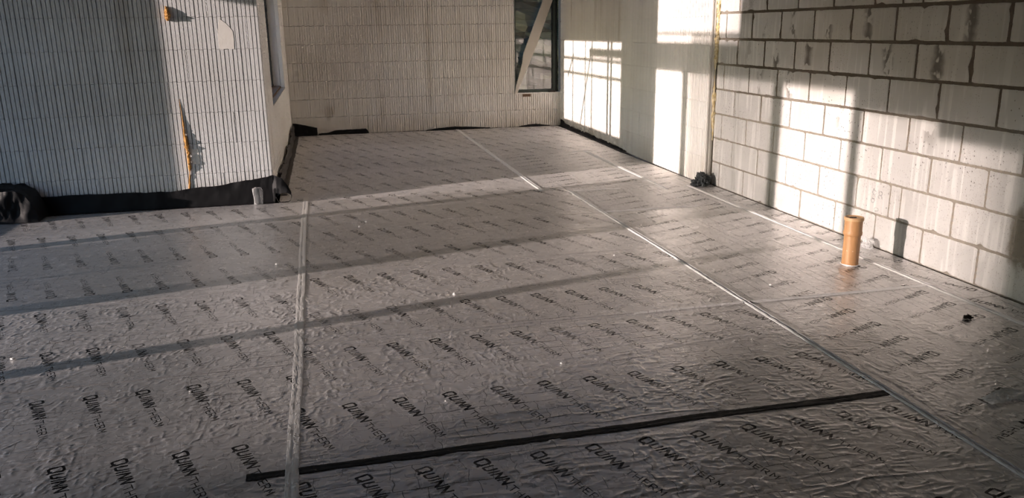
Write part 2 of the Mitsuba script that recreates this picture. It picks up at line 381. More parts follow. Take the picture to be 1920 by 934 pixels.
def bead(path, radii, seed, rough=0.35, sides=9, n=60):
    """an uneven rope of foam along a 3D path"""
    path = np.asarray(path, float)
    s = np.linspace(0, len(path) - 1, n)
    P = np.stack([np.interp(s, np.arange(len(path)), path[:, k]) for k in range(3)], 1)
    r = np.interp(s, np.arange(len(path)), radii)
    t = np.gradient(P, axis=0); t /= np.linalg.norm(t, axis=1, keepdims=True)
    a = np.cross(t, [0.3, 1, 0.1]); a /= np.linalg.norm(a, axis=1, keepdims=True)
    b = np.cross(t, a)
    ang = np.arange(sides + 1) * 2 * np.pi / sides
    G = P[:, None] + r[:, None, None] * (np.cos(ang)[None, :, None] * a[:, None] + np.sin(ang)[None, :, None] * b[:, None])
    d = 1 + rough * nzc(G.reshape(-1, 3), 38, seed).reshape(n, sides + 1, 1)
    d[:, -1] = d[:, 0]
    G = P[:, None] + (G - P[:, None]) * np.clip(d, 0.3, 2.2)
    m = grid_mesh(G)
    caps = []
    for row, flip in ((0, True), (n - 1, False)):
        c = len(G.reshape(-1, 3)) + len(caps)
        caps.append((P[row], [(row * (sides + 1) + j, row * (sides + 1) + j + 1, c) if not flip else (row * (sides + 1) + j + 1, row * (sides + 1) + j, c) for j in range(sides)]))
    v = np.vstack([m.vertices] + [c[0][None] for c in caps])
    f = np.vstack([m.faces] + [np.array(c[1]) for c in caps])
    return trimesh.Trimesh(v, f, process=False)

yf = YL - 0.004
put('foam_seam', bead([(-1.157, yf, 0.10), (-1.150, yf, 0.20), (-1.136, yf - .004, 0.30), (-1.130, yf - .008, 0.38), (-1.130, yf - .009, 0.47), (-1.136, yf - .008, 0.55), (-1.142, yf - .006, 0.63), (-1.143, yf - .002, 0.71), (-1.146, yf, 0.80), (-1.152, yf + .002, 0.93)],
    [0.003, 0.008, 0.004, 0.013, 0.015, 0.014, 0.010, 0.007, 0.003, 0.001], 3, 0.5, n=110), 'pu_foam_orange', WL)
labels[WL + '__foam_seam'] = {'label': 'orange expanding foam squeezed out of the joint'}
put('foam_blob', bead([(-1.172, yf - .004, 1.575), (-1.166, yf - .010, 1.61), (-1.168, yf - .010, 1.65), (-1.172, yf - .004, 1.69)], [0.006, 0.020, 0.019, 0.006], 9, 0.6, n=30), 'pu_foam_orange', WL)
labels[WL + '__foam_blob'] = {'label': 'orange foam blob at the top of the joint'}
put('patch_flag', bx(-1.105, -1.045, YL - 0.0035, YL, 0.37, 0.50), 'eps_edge', WL)

# recess wall behind the left wall, with its window opening
AX = math.radians(0.53)
UA = np.array([math.sin(AX), math.cos(AX), 0.0]); NA = np.array([UA[1], -UA[0], 0.0])
OA = np.array([XC, YL, 0.0])
MA = frame(OA, UA, NA)
WA = thing('wall_alcove_left', 'shaded side wall of the recess, seen edge-on, with a deep window opening', 'wall', kind='structure')
W0, W1, WS, WH, WT = 1.0, 3.72, 0.77, 2.04, 0.30
def loc(M, m):
    m = m.copy(); m.apply_transform(M); return m
put('core', loc(MA, cat(bx(0.06, 4.95, -WT, -0.052, -0.1, WS), bx(0.06, W0, -WT, -0.052, WS, 2.85), bx(W1, 4.95, -WT, -0.052, WS, 2.85), bx(W0, W1, -WT, -0.052, WH, 2.85))), 'eps_edge', WA)
for n in range(11):
    z = n * CH - 0.004
    h = CH
    if z + h <= WS + 0.02 or z >= WH - 0.1: panel_row(WA, MA, 0.052, 4.86, z, h, PH[(n + 1) % 6])
    else:
        panel_row(WA, MA, 0.052, W0, z, h, PH[(n + 1) % 6]); panel_row(WA, MA, W1, 4.86, z, h, PH[(n + 1) % 6])
put('sill', loc(MA, bx(W0, W1, -WT - 0.03, 0.004, WS - 0.006, WS + 0.006)), 'sill_dirty', WA)
put('sill_timber', loc(MA, bx(W0 + .01, W1 - .01, -WT + 0.06, -0.05, WS + 0.006, WS + 0.026)), 'brown_timber', WA)

WIN2 = thing('window_2', 'black framed window seen edge-on in the recess side wall', 'window', kind='structure')
def member(x0, x1, z0, z1, y0=-0.20, y1=-0.14):
    return loc(MA, bx(x0, x1, y0, y1, z0, z1))
put('frame', cat(member(W0, W0 + .05, WS + .006, WH), member(W1 - .05, W1, WS + .006, WH), member(W0 + .05, W1 - .05, WS + .006, WS + .06), member(W0 + .05, W1 - .05, WH - .05, WH)), 'frame_black', WIN2)
put('mullion', member(1.435, 1.490, WS + .06, WH - .05), 'frame_black', WIN2)
put('mullion', member(1.565, 1.620, WS + .06, WH - .05), 'frame_black', WIN2)

# right side of the recess
XR0, XR1, YR0 = 3.56, 3.676, 7.13
UR = np.array([XR1 - XR0, YB - YR0, 0]); LR = float(np.linalg.norm(UR)); UR /= LR
NR = np.array([-UR[1], UR[0], 0.0])
MR = frame([XR0, YR0, 0], UR, NR)
WR = thing('wall_alcove_right', 'white insulation-block side wall of the recess with bright window-shaped sunlight on it', 'wall', kind='structure')
put('core', loc(MR, bx(0.012, LR + 0.1, -0.30, -0.055, -0.1, 2.85)), 'eps_edge', WR)
for n in range(11):
    panel_row(WR, MR, 0, LR, n * 0.2605 - 0.004, 0.2605, PH[(n + 3) % 6] + 0.42, 1.02, 1.3, 0.0024)
# end of that wall, facing the room: moulded edge strips and squeezed-out foam
strip = cat(bx(XR0 + 0.004, XR0 + 0.016, YR0 - 0.012, YR0 + 0.01, -0.05, 2.8), bx(XR0 + 0.030, XR0 + 0.044, YR0 - 0.010, YR0 + 0.01, -0.05, 2.8), bx(XR0 + 0.0, XR0 + 0.060, YR0 - 0.004, YR0 + 0.012, -0.05, 2.8))
put('end_strip', strip, 'eps_edge', WR)
zz = [0.42, 0.55, 0.66, 0.74, 0.80, 0.88, 0.98, 1.06, 1.14, 1.22, 1.30, 1.37, 1.46, 1.55, 1.66, 1.78, 1.95]
put('foam_seam', bead([(XR0 + 0.066 + 0.004 * math.sin(5 * z), YR0 - 0.006, z) for z in zz], [.004, .010, .022, .012, .026, .012, .003, .003, .016, .023, .018, .026, .020, .017, .026, .017, .015], 5, 0.45, n=150), 'pu_foam', WR)
labels[WR + '__foam_seam'] = {'label': 'lumpy yellow foam filling the gap beside the concrete blocks'}

# block wall
XB = 3.638
WK = thing('wall_right', 'wall of pale grey concrete blocks with dark rough mortar joints', 'wall', kind='structure')
put('mortar_bed', bx(XB + 0.004, XB + 0.2, -2.4, 7.20, -0.1, 3.2), 'mortar', WK)
BH, Z0 = 0.2273, -0.007
def block_mesh(L, H, seed, chip):
    r = np.random.default_rng(seed)
    n = 44
    per = 2 * (L + H)
    out = []
    for k in range(n):
        s = per * k / n
        if s < L: p = (s, 0)
        elif s < L + H: p = (L, s - L)
        elif s < 2 * L + H: p = (L - (s - L - H), H)
        else: p = (0, H - (s - 2 * L - H))
        out.append(p)
    q = np.array(out)
    c = np.array([L / 2, H / 2])
    q = c + (q - c) * np.clip(1 - np.abs(r.normal(0, 1, (n, 1))) * [[0.006, 0.012]], 0.9, 1)
    for _ in range(chip):
        k = r.integers(n)
        corner = q[k]
        dist = np.linalg.norm(q - corner, axis=1)
        pull = np.clip(1 - dist / r.uniform(0.03, 0.06), 0, 1)[:, None]
        q += (c - q) / np.linalg.norm(c - q, axis=1, keepdims=True) * pull * r.uniform(0.008, 0.020)
    inner = c + (q - c) * np.array([1 - 0.010 / L * 2, 1 - 0.010 / H * 2])
    inner += r.normal(0, 0.0008, inner.shape)
    ring0 = np.column_stack([q[:, 0], np.full(n, -0.02), q[:, 1]])
    ring1 = np.column_stack([q[:, 0], np.full(n, -0.0035), q[:, 1]])
    ring2 = np.column_stack([inner[:, 0], r.normal(0, 0.0006, n), inner[:, 1]])
    ring3 = np.column_stack([(c + (q - c) * 0.6)[:, 0], r.normal(0, 0.0008, n), (c + (q - c) * 0.6)[:, 1]])
    V = np.vstack([ring0, ring1, ring2, ring3, [[c[0], 0, c[1]]]])
    F = []
    for a in range(3):
        for k in range(n):
            k2 = (k + 1) % n
            F += [(a * n + k, a * n + k2, (a + 1) * n + k2), (a * n + k, (a + 1) * n + k2, (a + 1) * n + k)]
    F += [(3 * n + k, 3 * n + (k + 1) % n, 4 * n) for k in range(n)]
    return trimesh.Trimesh(V, np.array(F), process=False)
BLOCKS = {}
def block(y0, y1, z, variant, j=0.012):
    L = round(y1 - y0 - j, 3)
    kk = (L, variant, j)
    if kk not in BLOCKS:
        BLOCKS[kk] = mikit.ply(block_mesh(L, BH - j - 0.001, int(L * 1000) * 7 + variant, [0, 1, 0, 2, 1, 3, 0, 4][variant]), 'block_face', 25)
    ry = RNG.uniform(-0.003, 0.003)
    M = frame([XB + RNG.uniform(-0.003, 0.0015), y0 + j / 2, z + j / 2], [0, 1, 0], [-1, 0, 0])
    M = M @ np.array([[1, 0, -ry, 0], [0, 1, 0, 0], [ry, 0, 1, 0], [0, 0, 0, 1.0]])
    put('block', BLOCKS[kk], 'block_face', WK, T(M.tolist()))
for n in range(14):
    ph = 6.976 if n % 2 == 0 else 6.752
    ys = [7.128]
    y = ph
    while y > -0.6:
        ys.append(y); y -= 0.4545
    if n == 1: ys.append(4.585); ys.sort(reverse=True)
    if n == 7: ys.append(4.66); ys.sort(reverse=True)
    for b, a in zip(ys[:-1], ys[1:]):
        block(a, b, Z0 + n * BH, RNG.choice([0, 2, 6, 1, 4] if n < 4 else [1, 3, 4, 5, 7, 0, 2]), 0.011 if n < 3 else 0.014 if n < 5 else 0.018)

mat('pencil_grey', (0.20, 0.20, 0.21), 0.8)
rings = []
for cy, cz, ry, rz in ((4.735, 0.366, 0.020, 0.013), (4.740, 0.335, 0.018, 0.012), (4.745, 0.308, 0.017, 0.012), (4.672, 0.370, 0.016, 0.012), (4.674, 0.344, 0.018, 0.011), (4.700, 0.255, 0.020, 0.010)):
    a = np.linspace(0, 2 * math.pi, 25)
    P = np.zeros((25, 2, 3))
    for j, e in enumerate((0.0, 0.0016)):
        P[:, j] = np.stack([np.full(25, XB - 0.0048), cy + (ry + e) * np.cos(a), cz + (rz + e) * np.sin(a)], 1)
    rings.append(thick(P, 0.0004))
put('pencil_loops', cat(*rings), 'pencil_grey', WK)
labels[WK + '__pencil_loops'] = {'label': 'small pencilled loops on a block right of the pipe'}

# ------------------------------------------------------------------ unseen shell: left openings, rear wall, ceilings, ground
WO = thing('wall_outer_left', 'rendered outer wall with tall openings that let the low sun in', 'wall', kind='structure')
def ow(y0, y1, z0, z1): return bx(XL - 0.30, XL, y0, y1, z0, z1)
put('masonry', cat(ow(7.0, 7.5, -0.1, 3.2), ow(-2.4, 1.9, -0.1, 3.2), ow(1.9, 2.55, 2.00, 3.2), ow(2.55, 3.35, 2.10, 3.2), ow(3.35, 5.05, 2.22, 3.2), ow(5.05, 7.0, 3.02, 3.2), ow(5.05, 7.0, 2.22, 2.47), ow(1.9, 7.0, -0.1, 0.16)), 'render_grey', WO)
WIN3 = thing('window_3', 'dark frames in the tall openings of the outer wall', 'window', kind='structure')
def fr(y0, y1, z0, z1, w=0.07): return bx(XL - 0.2, XL - 0.2 + w, y0, y1, z0, z1)
put('post', fr(5.95, 6.08, 0.02, 2.22), 'frame_black', WIN3)
put('post', fr(4.32, 4.47, 0.02, 2.22), 'frame_black', WIN3)
put('post', fr(3.30, 3.40, 0.02, 2.22), 'frame_black', WIN3)
put('rail', bx(XL - 0.06, XL - 0.02, 5.05, 6.97, 2.545, 2.575), 'frame_black', WIN3)
HO = thing('added_sun_slats', 'unseen timber slats added outside the left openings to dim the sun', 'sun_screen')  # added screen, never in view; slat spacing sets how much sun passes
k = 0
for y0, y1, w, g in ((5.08, 5.93, 0.030, 0.052), (4.49, 5.05, 0.03, 0.055), (1.3, 3.29, 0.018, 0.054)):
    y = y0
    while y < y1:
        if y0 < 2: w = 0.014 + 0.034 * min(1.0, max(0.0, (2.35 - y) / 0.55))
        put('slat', bx(XL - 4.02, XL - 4.0, y - 0.92, y - 0.92 + w, -0.25, 3.2), 'brown_timber', HO)
        y += g
put('rail', bx(XL - 4.045, XL - 4.02, 0.3, 5.1, 0.3, 0.4), 'brown_timber', HO)
WF = thing('wall_rear', 'grey wall behind the viewpoint', 'wall', kind='structure')
put('masonry', bx(XL - 0.3, XB + 0.2, -2.6, -2.4, -0.1, 3.2), 'render_grey', WF)
CE = thing('ceiling', 'plain grey-brown ceiling above the room', 'ceiling', kind='structure')
put('slab', bx(XL - 0.3, XB + 0.2, -2.6, 7.76, 3.2, 3.4), 'ceiling_face', CE)
put('slab', bx(-0.75, 4.1, 7.77, 12.65, 2.85, 3.05), 'alcove_ceiling_face', CE)
GR = thing('ground', 'bare soil outside the building', 'ground', kind='structure')
put('soil', bx(-40, 40, -40, 40, -0.6, -0.25), 'ground_soil', GR)

# ------------------------------------------------------------------ floor boards with printed foil
FL = thing('floor', 'floor of silver foil-faced insulation boards printed with black lettering', 'floor', kind='structure')
put('slab', bx(XL, 3.75, -2.4, 12.45, -0.25, -0.101), 'seam_dark', FL)

ORI = {'N': ((0, -1), (1, 0)), 'S': ((0, 1), (-1, 0)), 'W': ((-1, 0), (0, -1)), 'E': ((1, 0), (0, 1))}   # reading direction, letter-top direction

def vn(x, y, seed):
    """value noise in 0..1 over arrays"""
    i, j = np.floor(x), np.floor(y)
    fx, fy = x - i, y - j
    fx, fy = fx * fx * (3 - 2 * fx), fy * fy * (3 - 2 * fy)
    i, j = (i.astype(np.int64) + 100000).astype(np.uint32), (j.astype(np.int64) + 100000).astype(np.uint32)
    def h(a, b):
        k = a * np.uint32(374761393) + b * np.uint32(668265263) + np.uint32(seed * 97 + 13) * np.uint32(2246822519)
        k = (k ^ (k >> np.uint32(13))) * np.uint32(1274126177)
        return ((k ^ (k >> np.uint32(16))) & np.uint32(0xFFFFFF)).astype(np.float64) / 16777215.0
    o = np.uint32(1)
    return (h(i, j) * (1 - fx) + h(i + o, j) * fx) * (1 - fy) + (h(i, j + o) * (1 - fx) + h(i + o, j + o) * fx) * fy
def sst(a, b, x):
    t = np.clip((x - a) / (b - a), 0, 1)
    return t * t * (3 - 2 * t)
def crinkle(a, c, fine=1.0):
    """height of the creased foil, in metres; a runs along the web, c across it"""
    wa = a + 0.03 * vn(a * 9, c * 9, 5)
    wc = c + 0.03 * vn(a * 7, c * 7, 9)
    n1 = vn(wa * 1.1, wc * 13.0, 1)
    lng = np.maximum(0, 1 - np.abs(n1 - 0.5) / 0.075) * sst(0.38, 0.58, vn(a * 1.6, c * 3.0, 4))
    n2 = vn(wa * 25 + 2.5 * vn(a * 6, c * 6, 2), wc * 40, 3)
    sht = np.maximum(0, 1 - np.abs(n2 - 0.5) / 0.17) * sst(0.34, 0.60, vn(a * 12, c * 12, 6))
    n4 = vn(wa * 38, wc * 24 + 2 * vn(a * 5, c * 5, 12), 11)
    crs = np.maximum(0, 1 - np.abs(n4 - 0.5) / 0.17) * sst(0.46, 0.66, vn(a * 9, c * 9, 14))
    low = vn(a * 3.5, c * 6, 7)
    return 0.0018 * lng + fine * (0.0018 * sht + 0.0017 * crs + 0.0012 * vn(a * 60, c * 90, 8)) + 0.0020 * low - 0.0026

def board(x0, x1, y0, y1, texts, step=0.0):
    """texts: (orientation, along-web axis, list of rows (letter start along the reading direction, phase across it))"""
    g = 0.0016
    x0 += g; x1 -= g; y0 += g; y1 -= g
    dist = math.hypot(np.clip(0.8, x0, x1), max(y0, 2.0))
    seen = y1 > 1.35 and x1 > -0.62 * y1 - 0.6
    h = 0.3 if not seen else 0.0050 if dist < 3.4 else 0.0060 if dist < 4.6 else 0.010 if dist < 6.3 else 0.018
    nx, ny = max(3, int((x1 - x0) / h)), max(3, int((y1 - y0) / h))
    X, Y = np.meshgrid(np.linspace(x0, x1, nx), np.linspace(y0, y1, ny), indexing='ij')
    o, web, rws = texts
    a, c = (X, Y) if web == 'x' else (Y, X + 40.0)
    Z = crinkle(a, c, 1.0 if h < 0.009 else 0.9 if h < 0.014 else 0.95) if seen else np.full(X.shape, -0.002)
    e = np.minimum(np.minimum(X - x0, x1 - X), np.minimum(Y - y0, y1 - Y))
    Z = Z * sst(0.0, 0.03, e) - 0.0014 - 0.0020 * (1 - sst(0.0, 0.006, e)) + step
    (rx, ry), (ux, uy) = ORI[o]
    s, t = X * rx + Y * ry, X * ux + Y * uy
    U, V = t.copy(), np.full(X.shape, 5.0)
    for k, (s0, t0) in enumerate(sorted(rws)):
        on = s >= s0 - 0.045
        U, V = np.where(on, t - t0, U), np.where(on, s - s0 + 10 * k, V)
    V = np.where((V % 10 > 0.5) & (V % 10 < 9.9), 10 * np.floor(V / 10) + 5.0, V)
    top = grid_mesh(np.stack([X, Y, Z], -1))
    k = nx * ny
    rim = np.array(list(range(ny)) + [i * ny + ny - 1 for i in range(1, nx)] + [(nx - 1) * ny + j for j in range(ny - 2, -1, -1)] + [i * ny for i in range(nx - 2, 0, -1)])
    low = np.array(top.vertices)[rim].copy(); low[:, 2] = -0.1
    dup = np.array(top.vertices)[rim]
    m, nxt = len(rim), np.roll(np.arange(len(rim)), -1)
    ar = np.arange(m)
    F = np.vstack([top.faces, np.stack([k + ar, k + m + nxt, k + nxt], 1), np.stack([k + ar, k + m + ar, k + m + nxt], 1)])
    VV = np.vstack([top.vertices, dup, low])
    uv = np.vstack([np.stack([U.ravel(), V.ravel()], 1), np.full((2 * m, 2), 5.0)])
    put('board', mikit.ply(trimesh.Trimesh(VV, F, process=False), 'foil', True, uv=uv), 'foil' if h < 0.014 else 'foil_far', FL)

def rows(spec, o='N'):
    """spec: [(x, y)], one measured letter start for each row of print, on boards whose web runs along x"""
    return (o, 'x', [(-(y - 0.010), x - 0.030) if o == 'N' else (y + 0.010, -(x + 0.030)) for x, y in spec])
def cols(spec, o='W', web='y'):
    return (o, web, [(-x, -y) if o == 'W' else (x, y) for x, y in spec])
# middle column
MX = (-0.183, 2.218)
mid = [(-2.35, -1.15, [(0.1, -1.25), (0.02, -1.85)]), (-1.15, 0.05, [(0.1, -0.05), (0.02, -0.65)]), (0.05, 1.25, [(0.1, 1.15), (0.02, 0.55)]), (0.05, 1.45, []), (1.45, 2.654, [(0.673, 2.557), (0.60, 1.95)]), (2.654, 3.854, [(0.030, 3.763 - 0.625), (0.057, 3.763)]), (3.854, 5.075, [(0.100, 4.318), (0.099, 4.977)]),
       (5.075, 6.22, [(0.199, 5.555), (0.191, 6.19)]), (6.22, 7.43, [(0.162, 6.765), (0.05, 7.36)])]
del mid[2:4]
mid.insert(2, (0.05, 1.45, [(0.1, 1.35), (0.02, 0.75)]))
for y0, y1, sp in mid:
    board(*MX, y0, y1, rows(sp), RNG.uniform(-0.0006, 0.0))
# left columns
lefts = [(-2.35, -1.2, [(-1.2, -1.3), (-1.3, -1.9)], 'N'), (-1.2, 0.0, [(-1.2, -0.1), (-1.3, -0.7)], 'N'), (0.0, 1.2, [(-1.25, 1.1), (-1.3, 0.5)], 'N'), (1.2, 2.41, [(-1.2, 2.28), (-1.3, 1.68)], 'N'), (2.41, 3.61, [(-1.233, 3.492), (-1.20, 2.885)], 'N'), (3.61, 4.81, [(-1.361, 4.077), (-1.36, 4.70)], 'N'),
         (4.81, 6.13, [(-1.594, 4.986), (-1.595, 5.66)], 'S'), (6.13, 7.43, [(-1.902, 6.615), (-1.80, 7.24)], 'N')]
for y0, y1, sp, o in lefts:
    board(-2.583, -0.183, y0, y1, rows(sp, o), RNG.uniform(-0.0006, 0.0))
    board(XL + 0.005, -2.583, y0, y1, rows(sp, o), RNG.uniform(-0.0006, 0.0))
# right column: boards laid the other way round
RX = (2.218, 3.372)
for y0, y1, sp in [(-2.35, -0.95, [(2.69, -1.4), (3.28, -1.4)]), (-0.95, 1.45, [(2.69, 0.4), (3.28, 0.4)]), (1.45, 3.848, [(2.69, 3.003), (3.275, 3.573)]), (3.848, 6.235, [(2.665, 3.955), (3.265, 4.72)]), (6.235, 7.43, [(2.7, 6.4), (3.28, 6.3)])]:
    board(*RX, y0, y1, cols(sp), RNG.uniform(-0.0006, 0.0))
# cut strip along the block wall
SX = (3.372, 3.622)
board(*SX, -2.35, 1.2, rows([(3.43, 0.6)]))
board(*SX, 1.2, 3.585, rows([(3.63, 3.575), (3.45, 2.95)]))
board(*SX, 3.585, 4.90, rows([(3.56, 3.69), (3.55, 4.30)], 'S'))
board(*SX, 4.90, 7.12, cols([(3.484, 5.068)], 'E'))
# recess
ax0, ax1 = -0.41, 1.998
for y0, y1, sp in [(7.43, 8.42, [(-0.05, 8.13), (-0.02, 7.52)]), (8.42, 9.62, [(-0.053, 8.77), (-0.033, 9.45)]), (9.62, 10.83, [(0.042, 10.03), (0.059, 10.66)]), (10.83, 12.02, [(-0.089, 11.30), (-0.05, 11.92)]), (12.02, 12.33, [(-0.088, 12.20)])]:
    board(ax0, ax1, y0, y1, rows(sp), RNG.uniform(-0.0006, 0.0))
board(ax1, 3.135, 7.43, 9.58, cols([(2.46, 8.63), (3.03, 8.6)]))
board(3.135, 3.555, 7.43, 9.58, cols([(3.25, 7.1)], 'E'))
board(3.372, 3.55, 7.12, 7.43, rows([]))
for y0, y1, sp in [(9.58, 10.78, [(2.2, 10.05), (2.3, 10.66)]), (10.78, 11.98, [(2.22, 11.30), (2.28, 11.90)]), (11.98, 12.33, [(2.25, 12.2)])]:
    board(ax1, 3.61, y0, y1, rows(sp))

# ------------------------------------------------------------------ tapes
def tape(name, A, B, w, bsdf, label, category, seed, z=0.0010, wav=0.0025):
    A, B = np.array(A, float), np.array(B, float)
    L = np.linalg.norm(B - A); d = (B - A) / L; nrm = np.array([-d[1], d[0]])
    n = max(12, int(L / 0.03))
    s = np.linspace(0, L, n)
    pts3 = np.column_stack([s, np.full(n, seed * 3.1), np.zeros(n)])
    mid_ = 0.004 * nzc(pts3, 1.1, seed, 2)
    prof = ((-0.5, -0.0012), (-0.46, 0.0004), (-0.24, 0.0055), (-0.06, 0.0012), (0.0, -0.0008), (0.10, 0.0010), (0.24, 0.0056), (0.46, 0.0002), (0.5, -0.0012))
    if name == 'black_tape' or bsdf == 'dull_tape_face': prof = tuple((o, dz * (0.10 if dz > 0 else 0.6)) for o, dz in prof)
    n = max(12, int(L / 0.016)); s = np.linspace(0, L, n)
    pts3 = np.column_stack([s, np.full(n, seed * 3.1), np.zeros(n)])
    mid_ = 0.004 * nzc(pts3, 1.1, seed, 2)
    P = np.zeros((n, len(prof), 3))
    for j, (o, dz) in enumerate(prof):
        e = wav * nzc(pts3 + [0, (0 if j < 2 else 9.0 if j > 6 else j * 5.0), 0], 9, seed, 3) * (1 if j in (0, 1, 7, 8) else 0.4)
        off = o * w + mid_ + e
        xy = A + s[:, None] * d + off[:, None] * nrm
        P[:, j, :2] = xy
        P[:, j, 2] = z - 0.0012 + dz + ((0.0005 if name == 'black_tape' else 0.0008 if bsdf == 'dull_tape_face' else 0.0014) * np.clip(nzc(pts3 + [0, j * 0.03, 3], 26, seed, 2), -0.8, 1) if j not in (0, 8) else 0)
    k = put(name, grid_mesh(P), bsdf, None, None, True)
    tag(k, label, category)
    return k
tape('joint_tape', (-0.186, -1.0), (-0.176, 7.60), 0.046, 'dull_tape_face', 'long crumpled silver tape running down the floor on the left side', 'tape', 1, 0.0024)
tape('joint_tape', (2.219, -1.0), (2.226, 7.19), 0.040, 'foil_tape_face', 'bright silver tape crossing the floor diagonally from lower right, meeting the black strip', 'tape', 2)
tape('joint_tape', (2.030, 12.31), (1.985, 7.24), 0.050, 'foil_tape_face', 'narrow silver tape along the floor in the far recess', 'tape', 3)
tape('joint_tape', (3.376, 2.0), (3.392, 7.10), 0.036, 'foil_tape_face', 'silver tape along the cut strip of floor beside the block wall', 'tape', 4)
tape('joint_tape', (3.133, 7.0), (3.170, 9.62), 0.045, 'foil_tape_face', 'silver tape beside the sunlit recess wall on the right', 'tape', 5)
tape('joint_tape', (2.245, 3.846), (3.352, 3.850), 0.034, 'foil_tape_face', 'short crosswise silver tape in front of the orange pipe', 'tape', 6)
tape('joint_tape', (2.245, 6.236), (3.08, 6.226), 0.034, 'foil_tape_face', 'short crosswise silver tape between bright tape and the block wall, farther back', 'tape', 7)
tape('joint_tape', (2.25, 7.165), (2.72, 7.150), 0.030, 'foil_tape_face', 'short crosswise silver tape at the far end of the bright tape', 'tape', 8)
tape('joint_tape', (2.82, 9.52), (3.30, 9.62), 0.045, 'foil_tape_face', 'crosswise silver tape in the recess near the right wall', 'tape', 9)
tape('joint_tape', (1.55, 3.845), (2.195, 3.858), 0.018, 'foil_tape_face', 'thin sliver of silver tape on the seam left of the bright tape', 'tape', 11)
tape('black_tape', (-0.335, 2.643), (2.200, 2.668), 0.046, 'black_tape_face', 'black strip of tape across the floor in the foreground', 'tape', 10, 0.0013)

# ------------------------------------------------------------------ back window, strut
WIN1 = thing('window_1', 'tall dark green framed window in the back wall reflecting the sunlit wall', 'window', kind='structure')
yw = YB + 0.085
x0w, x1w, z0w, z1w = 2.962, 3.655, 0.512, 2.08
def wm(x0, x1, z0, z1, y0=None, y1=None): return bx(x0, x1, y0 or yw, y1 or yw + 0.06, z0, z1)
put('frame', cat(wm(x0w, x0w + .030, z0w, z1w), wm(x1w - .075, x1w, z0w, z1w), wm(x0w + .030, x1w - .075, z0w, z0w + .045), wm(x0w + .030, x1w - .075, z1w - .05, z1w)), 'frame_green', WIN1)
put('gasket', cat(wm(x1w - .088, x1w - .075, z0w + .045, z1w - .05, yw + .01, yw + .05), wm(x1w - 0.028, x1w - 0.020, z0w, z1w, yw - .02, yw)), 'frame_black', WIN1)
for dy in (0.02, 0.040):
    put('pane', grid_mesh(np.array([[(x0w + .030, yw + dy, z0w + .045), (x1w - .088, yw + dy, z0w + .045)], [(x0w + .030, yw + dy, z1w - .05), (x1w - .088, yw + dy, z1w - .05)]])), 'pane_glass', WIN1)
put('sill', bx(2.958, 3.66, YB - 0.004, yw + 0.02, 0.496, 0.512), 'eps_edge', WIN1)
put('packer', bx(3.50, 3.60, YB + 0.01, YB + 0.07, 0.512, 0.535), 'debris_dark', WIN1)
def strut():
    P = [(2.946, 0.514), (2.985, 0.514), (3.030, 0.632), (3.291, 1.217), (3.544, 1.88), (3.66, 2.185), (3.515, 2.185), (3.395, 1.881), (3.083, 1.10), (3.067, 0.965), (2.970, 0.634)]
    m = trimesh.creation.extrude_polygon(Polygon(P), 0.028)
    M = np.eye(4); M[:3, 0], M[:3, 1], M[:3, 2], M[:3, 3] = [1, 0, 0], [0, 0, 1], [0, -1, 0], [0, YB - 0.002, 0]
    m.apply_transform(M)
    return m
k = put('timber_strut', strut(), 'pale_board', None)
tag(k, 'pale board with an angled cut leaning diagonally across the back window', 'board')

# ------------------------------------------------------------------ black plastic sheets
def sheet_strip(path, heights, lean, seed, n=70, m=9, amp=0.012, foot=0.05, t=0.0015):
    """a sheet standing along a path on the floor: foot on the floor, then up against the wall. lean: unit vector toward the wall"""
    path = np.asarray(path, float)
    s = np.linspace(0, len(path) - 1, n)
    B = np.stack([np.interp(s, np.arange(len(path)), path[:, k]) for k in range(2)], 1)
    H = np.interp(s, np.arange(len(path)), heights)
    H = H * (1 + 0.04 * nzc(np.column_stack([B, np.zeros(n)]), 9, seed, 3))
    lean = np.asarray(lean, float)
    P = np.zeros((n, m, 3))
    for j in range(m):
        u = j / (m - 1)
        if u < 0.25:
            o, z = foot * (u / 0.25 - 1) * 1.0, np.full(n, 0.002)
        else:
            v = (u - 0.25) / 0.75
            o, z = 0.022 * v ** 0.6, H * v
        q = np.column_stack([B + o * lean, z])
        w = amp * nzc(q, 8, seed + 1, 3) * (0.25 + u) + 0.5 * amp * nzc(q, 21, seed + 2, 2) * u
        q[:, :2] -= (np.clip(w, -0.012, 1)[:, None]) * lean
        if u < 0.25: q[:, 2] = np.maximum(0.002, 0.002 + 0.3 * amp * (1 + nzc(q, 14, seed + 4, 2)) * (u / 0.25))
        P[:, j] = q
    return thick(P, t)

DS = thing('black_plastic_sheet', 'long black plastic sheet along the foot of the left wall, its right end curled', 'plastic sheet')
put('upstand', sheet_strip([(-2.75, 7.462), (-2.03, 7.462), (-1.61, 7.462), (-1.31, 7.460), (-1.17, 7.458), (-0.86, 7.452), (-0.59, 7.448), (-0.445, 7.446)], [0.15, 0.153, 0.150, 0.140, 0.155, 0.18, 0.218, 0.245], (0, 1), 21, n=110, amp=0.005, foot=0.028), 'black_plastic', DS, smooth=40)
def curl(ctrl, w, seed, nseg=40, m=5, t=0.0015):
    """ribbon that follows a 3D control line, w wide along y"""
    c = np.asarray(ctrl, float)
    s = np.linspace(0, len(c) - 1, nseg)
    from scipy.interpolate import CubicSpline
    P = CubicSpline(np.arange(len(c)), c)(s)
    G = np.zeros((nseg, m, 3))
    for j in range(m):
        q = P.copy(); q[:, 1] += w * (j / (m - 1) - 0.5)
        q += 0.006 * nzc(q, 11, seed, 3)[:, None] * np.array([1, 0.3, 1])
        q[:, 2] = np.maximum(q[:, 2], 0.003)
        G[:, j] = q
    return thick(G, t)
